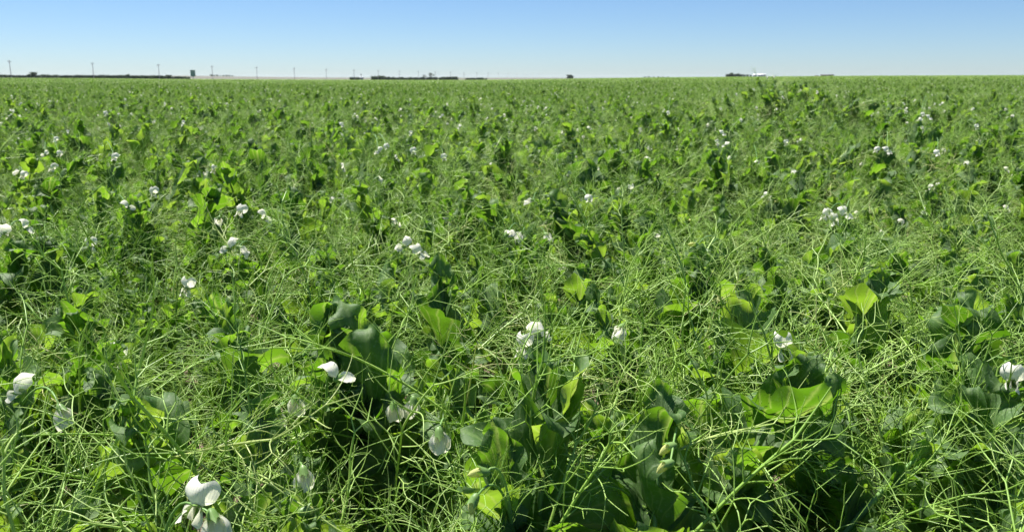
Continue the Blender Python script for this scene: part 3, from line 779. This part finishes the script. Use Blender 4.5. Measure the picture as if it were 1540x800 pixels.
def build_poles():
    parts = build_pole(); z0 = 452.0; a0 = math.atan2(.1285, .0344)
    for n in range(22):
        px = (17 + 142.1 * n) / (1 + .1285 * n); d = z0 * (1 + .1285 * n)
        p = stand(px, d)
        root = link('utility_pole', None); root.location = p; root.rotation_euler = (0, 0, math.atan2(.1285, .0344) - math.pi / 2 + .5 * math.pi * 0)
        s = (top_z(92 + 25 - 25 / (1 + .1285 * n) + (0 if n == 0 else min(n, 6) * .25), p) - p.z) / 9.1
        root.scale = (s, s, s)
        lab = 'tallest wooden utility pole on the horizon, first from the left' if n == 0 else '%s wooden utility pole from the left in the row on the horizon' % ORD[n]
        tag(root, lab, 'utility pole', 'utility poles along the horizon')
        for k, me in parts: link(k, me, root)
build_poles()

# trees of the shelterbelts
def tree_meshes(seed, H, W, bare=False, n=620):
    r = np.random.default_rng(3000 + seed); tr = Bag(); cr = Bag()
    ht = H * (.9 if bare else .62); bend = r.normal(size=2) * .05 * H
    pts = np.array([[bend[0] * t * t, bend[1] * t * t, ht * t - (.2 if t == 0 else 0)] for t in np.linspace(0, 1, 6)])
    v, f, uv = tube(pts, np.linspace(.045, .014, 6) * H, 7); tr.add(v, f, uv, 0)
    tips = []
    for k in range(11 if bare else 8):
        t = r.uniform(.3, .98); i = t * 5; p = resample(pts, 41)[int(t * 40)]; a = r.uniform(0, 6.283)
        L = W * r.uniform(.3, .52) * (1.1 - .4 * t); e = p + np.array([math.cos(a) * L, math.sin(a) * L, L * r.uniform(.5, 1.3)])
        v, f, uv = tube(bez(p, (p + e) / 2 + np.array([0, 0, -.1 * L]), e, 4), np.linspace(.014, .004, 4) * H, 5); tr.add(v, f, uv, 0); tips.append(e)
        if bare:
            for q in range(3):
                e2 = e + r.normal(size=3) * L * .35; v, f, uv = tube(np.array([(p + e) / 2, e2]), [.006 * H, .003 * H], 4); tr.add(v, f, uv, 0)
    lob = [(e, W * r.uniform(.14, .24)) for e in tips] + [(np.array([bend[0], bend[1], H * .72]), W * .3), (np.array([0, 0, H * .5]), W * .33), (np.array([0, 0, H * .3]), W * .3)]
    if bare: lob = lob[:4]; n = 90
    for k in range(n):
        c, rr = lob[-1 - int(r.integers(3))] if (not bare and r.random() < .45) else lob[int(r.integers(len(lob)))]; d = unit(r.normal(size=3)); c = c + d * rr * r.uniform(.35, 1.0) ** .6
        if not bare and k % 4 == 0: c = np.array([*(r.normal(size=2) * .2 * W), r.uniform(.04, .45) * H])
        if c[2] < .08 * H: c[2] = r.uniform(.08, .25) * H
        if c[2] > H: c[2] = H - r.uniform(0, .1) * H
        s = H * r.uniform(.04, .085) * (1 if bare else min(max(W, 1.0), 1.9) ** .8); x, y, z = axes(unit(r.normal(size=3)), [0, 0, 1])
        q = np.array([[-1, -.7, 0], [1, -.6, 0], [.8, .7, .3], [-.7, .8, -.2]]) * s
        cr.add(c + q[:, :1] * x + q[:, 1:2] * y + q[:, 2:] * z, np.array([[0, 1, 2, 3]]), np.zeros((4, 2)), 0, r.random())
    return tr.mesh('trunk', [M_BARK]), cr.mesh('crown', [M_TREE])
TREES = [tree_meshes(k, 1.0, w) for k, w in enumerate((.9, 1.15, .8, 1.4, 1.0))]
BUSH = [tree_meshes(20 + k, 1.0, w) for k, w in enumerate((1.9, 2.3, 1.6))]
BARE = tree_meshes(40, 1.0, .8, True)
rt = np.random.default_rng(77)
def tree(px, ytop, dist, label, group=None, kit=None, name='tree', wide=1.0):
    p = stand(px, dist); h = max(top_z(ytop, p) - p.z, 1.2)
    kit = kit or TREES[int(rt.integers(len(TREES)))]
    root = link(name, None); root.location = p; root.rotation_euler = (0, 0, rt.uniform(0, 6.283)); root.scale = (h * wide, h * wide, h)
    tag(root, label, 'tree', group); link('trunk', kit[0], root); link('crown', kit[1], root); return root
# long low belt on the left, x 0..285
for px in np.arange(-12, 284, 3.4):
    yt = np.interp(px, [0, 60, 120, 190, 240, 285], [113.6, 113.9, 114.0, 114.0, 114.6, 116.2]) + rt.normal() * .35
    tree(px + rt.uniform(-1, 1), yt, 880 + rt.uniform(-25, 25), 'low dark tree in the long shelterbelt along the left of the horizon', 'trees of the left shelterbelt', BUSH[int(rt.integers(3))])
tree(50, 109.6, 850, 'round dark tree rising above the left shelterbelt, beside the tallest pole', None, TREES[3], wide=1.0)
tree(44.5, 112.0, 850, 'small tree leaning against the round tree above the left shelterbelt', None, TREES[1])
tree(193, 112.3, 860, 'small bump of a tree above the middle of the left shelterbelt', None, TREES[1])
tree(254, 113.4, 860, 'last taller tree near the thin end of the left shelterbelt', None, TREES[3])
for px, yt in ((528, 117.0), (532, 116.6), (536, 117.0), (539.5, 116.8)):
    tree(px, yt, 1050, 'dark low tree in the little clump left of the small grey shed', 'trees beside the small grey shed', BUSH[int(rt.integers(3))])
for px in np.concatenate([np.arange(561, 690, 3.0), np.arange(702, 732, 3.2)]):
    yt = np.interp(px, [561, 568, 578, 590, 602, 640, 660, 688, 700, 731], [115.6, 114.4, 115.0, 116.0, 117.0, 116.4, 115.9, 116.6, 117.6, 117.6]) + rt.normal() * .45
    if px < 694: tree(px + rt.uniform(-.8, .8), yt, 1080 + rt.uniform(-20, 20), 'dark tree in the thick windbreak at the middle of the horizon', 'trees of the middle windbreak', TREES[int(rt.integers(5))], wide=1.15)
    else: tree(px + rt.uniform(-.8, .8), yt, 1120 + rt.uniform(-20, 20), 'low dark tree in the short row just right of the middle windbreak', 'trees of the short row', BUSH[int(rt.integers(3))])
tree(648, 110.8, 1090, 'thin half-bare tree sticking out above the middle windbreak', None, BARE, wide=1.1)
tree(638, 113.4, 1090, 'wispy little tree left of the half-bare tree above the windbreak', None, BARE)
tree(855.5, 113.2, 1300, 'lone dark rounded tree on the open horizon, middle of the photo', None, TREES[3])
tree(860, 114.0, 1300, 'smaller tree touching the lone dark tree on the open horizon', None, TREES[1])
for px, yt in ((1093, 112.2), (1097, 111.6), (1101.5, 110.8), (1106, 112.0), (1110.5, 111.4), (1114.5, 112.6), (1119, 113.2), (1124, 113.4), (1129, 113.6)):
    tree(px, yt - .6, 1250, 'dark farmyard tree left of the long white shed', 'farmyard trees', TREES[int(rt.integers(5))], wide=1.1)
for px in (970, 976, 983, 990, 997, 1004):
    tree(px, 115.7 + rt.normal() * .2, 2600, 'faint distant tree in the low row right of the lone dark tree', 'faint distant trees', BUSH[int(rt.integers(3))], wide=1.3)
for px in np.arange(318, 352, 4.5):
    tree(px, 113.4 + rt.normal() * .3, 3300, 'hazy distant tree on the rise right of the green sign', 'hazy trees on the rise', BUSH[int(rt.integers(3))], wide=1.2)

def shed(name, px0, px1, ytop, yeave, dist, wall, roof, label, deep=12, door=True):
    a, c = stand(px0, dist), stand(px1, dist); p = (a + c) / 2; w = (c - a).length
    g = min(float(terrain(p.x, p.y)), p.z); z1 = top_z(yeave, p) - g; z2 = top_z(ytop, p) - g
    root = link(name, None); root.location = (p.x, p.y, g); root.rotation_euler = (0, 0, face_camera(p) * -1 * -1)
    tag(root, label, 'shed')
    link('wall', box_mesh('wall', wall, (-w / 2, w / 2, 0, deep, -1, z1)), root)
    o = .35; P = np.array([[-w / 2 - o, -o, z1 - .05], [w / 2 + o, -o, z1 - .05], [w / 2 + o, deep / 2, z2], [-w / 2 - o, deep / 2, z2], [w / 2 + o, deep + o, z1 - .05], [-w / 2 - o, deep + o, z1 - .05]])
    b = Bag(); b.add(np.concatenate([P, P + [0, 0, .15]]), np.array([[0, 1, 2, 3], [3, 2, 4, 5], [6, 9, 8, 7], [9, 11, 10, 8], [0, 6, 7, 1], [4, 10, 11, 5], [0, 3, 9, 6], [3, 5, 11, 9], [1, 7, 8, 2], [2, 8, 10, 4]]), np.zeros((12, 2)), 0)
    link('roof', b.mesh('roof', [roof]), root)
    # gable ends
    b = Bag()
    for x in (-w / 2, w / 2): b.add(np.array([[x, 0, z1], [x, deep, z1], [x, deep / 2, z2 - .02], [x, deep / 2, z2 - .03]]), np.array([[0, 1, 2, 3]]), np.zeros((4, 2)), 0)
    link('gable', b.mesh('gable', [wall]), root)
    if door:
        link('door', box_mesh('door', M_GREY, (-w * .08, w * .08, -.06, -.005, 0, z1 * .8)), root)
        for x in (-.3, .3): link('window', box_mesh('window', M_GLASS, (w * x - .6, w * x + .6, -.05, -.004, z1 * .45, z1 * .75)), root)
    return root
shed('white_shed', 1139.5, 1151.5, 111.9, 112.7, 1200, M_SHED, M_SHED, 'long bright white farm shed on the horizon, right of the farmyard trees')
shed('white_shed', 1132.8, 1137.8, 112.2, 113.0, 1190, M_SHED, M_SHED, 'small white shed just left of the long white shed', 8)
shed('dark_shed', 1234.5, 1253, 112.9, 113.5, 900, M_DARKW, M_DARKW, 'long dark flat shed alone on the horizon, right side of the photo')
shed('dark_shed', 1225, 1231, 114.2, 114.6, 900, M_DARKW, M_DARKW, 'tiny dark hut just left of the long dark shed', 6, False)
shed('grey_shed', 541.5, 546.5, 115.6, 117.2, 1040, M_GREY, M_GREY, 'small grey shed on the horizon left of the thick windbreak', 7)
p = stand(543.2, 1036); b = Bag(); hh = top_z(113.0, p) - p.z
v, f, uv = tube(np.array([[0, 0, -.3], [0, 0, hh]]), [.35, .25], 8); b.add(v, f, uv, 0)
root = link('grain_leg', None); root.location = p; tag(root, 'thin dark grain tower beside the small grey shed', 'tower')
link('shaft', b.mesh('shaft', [M_DARKW]), root); link('tower_head', box_mesh('tower_head', M_DARKW, (-.7, .7, -.7, .7, hh, hh + .8)), root)

# green board on its post
p = stand(290.5, 300); root = link('sign_board', None); root.location = p; root.rotation_euler = (0, 0, face_camera(p) + .1)
tag(root, 'faded green upright sign board on a post, left part of the horizon', 'sign')
z1, z2 = top_z(115.6, p) - p.z, top_z(106.3, p) - p.z; w = 6.8 / F_PX * 300
link('panel', box_mesh('panel', M_SIGN, (-w / 2, w / 2, -.05, .05, z1, z2)), root)
link('frame', box_mesh('frame', M_STEEL, (-w / 2 - .04, w / 2 + .04, .052, .1, z1 + .1, z1 + .2), (-w / 2 - .04, w / 2 + .04, .052, .1, z2 - .2, z2 - .1)), root)
link('post', box_mesh('post', M_STEEL, (-.09, .09, .102, .22, -.4, z2 - .05)), root)

# thin air between here and the horizon
def build_haze():
    me = box_mesh('haze', M_STEEL, (-10500, 10500, -3000, 10500, -14, 22)); me.materials.clear()
    k = bpy.data.materials.new('thin_haze'); k.use_nodes = True; t = k.node_tree; t.nodes.clear()
    out = t.nodes.new('ShaderNodeOutputMaterial'); v = t.nodes.new('ShaderNodeVolumePrincipled')
    v.inputs['Color'].default_value = (.80, .90, 1.0, 1); v.inputs['Density'].default_value = HAZE; v.inputs['Anisotropy'].default_value = .2
    for q in ('Density Attribute', 'Color Attribute', 'Temperature Attribute'): v.inputs[q].default_value = ''
    k.cycles.homogeneous_volume = True
    t.links.new(v.outputs[0], out.inputs['Volume']); me.materials.append(k)
    tag(link('haze', me), 'thin pale haze over the far fields', None, None, 'stuff')
HAZE = 2.0e-5
build_haze()
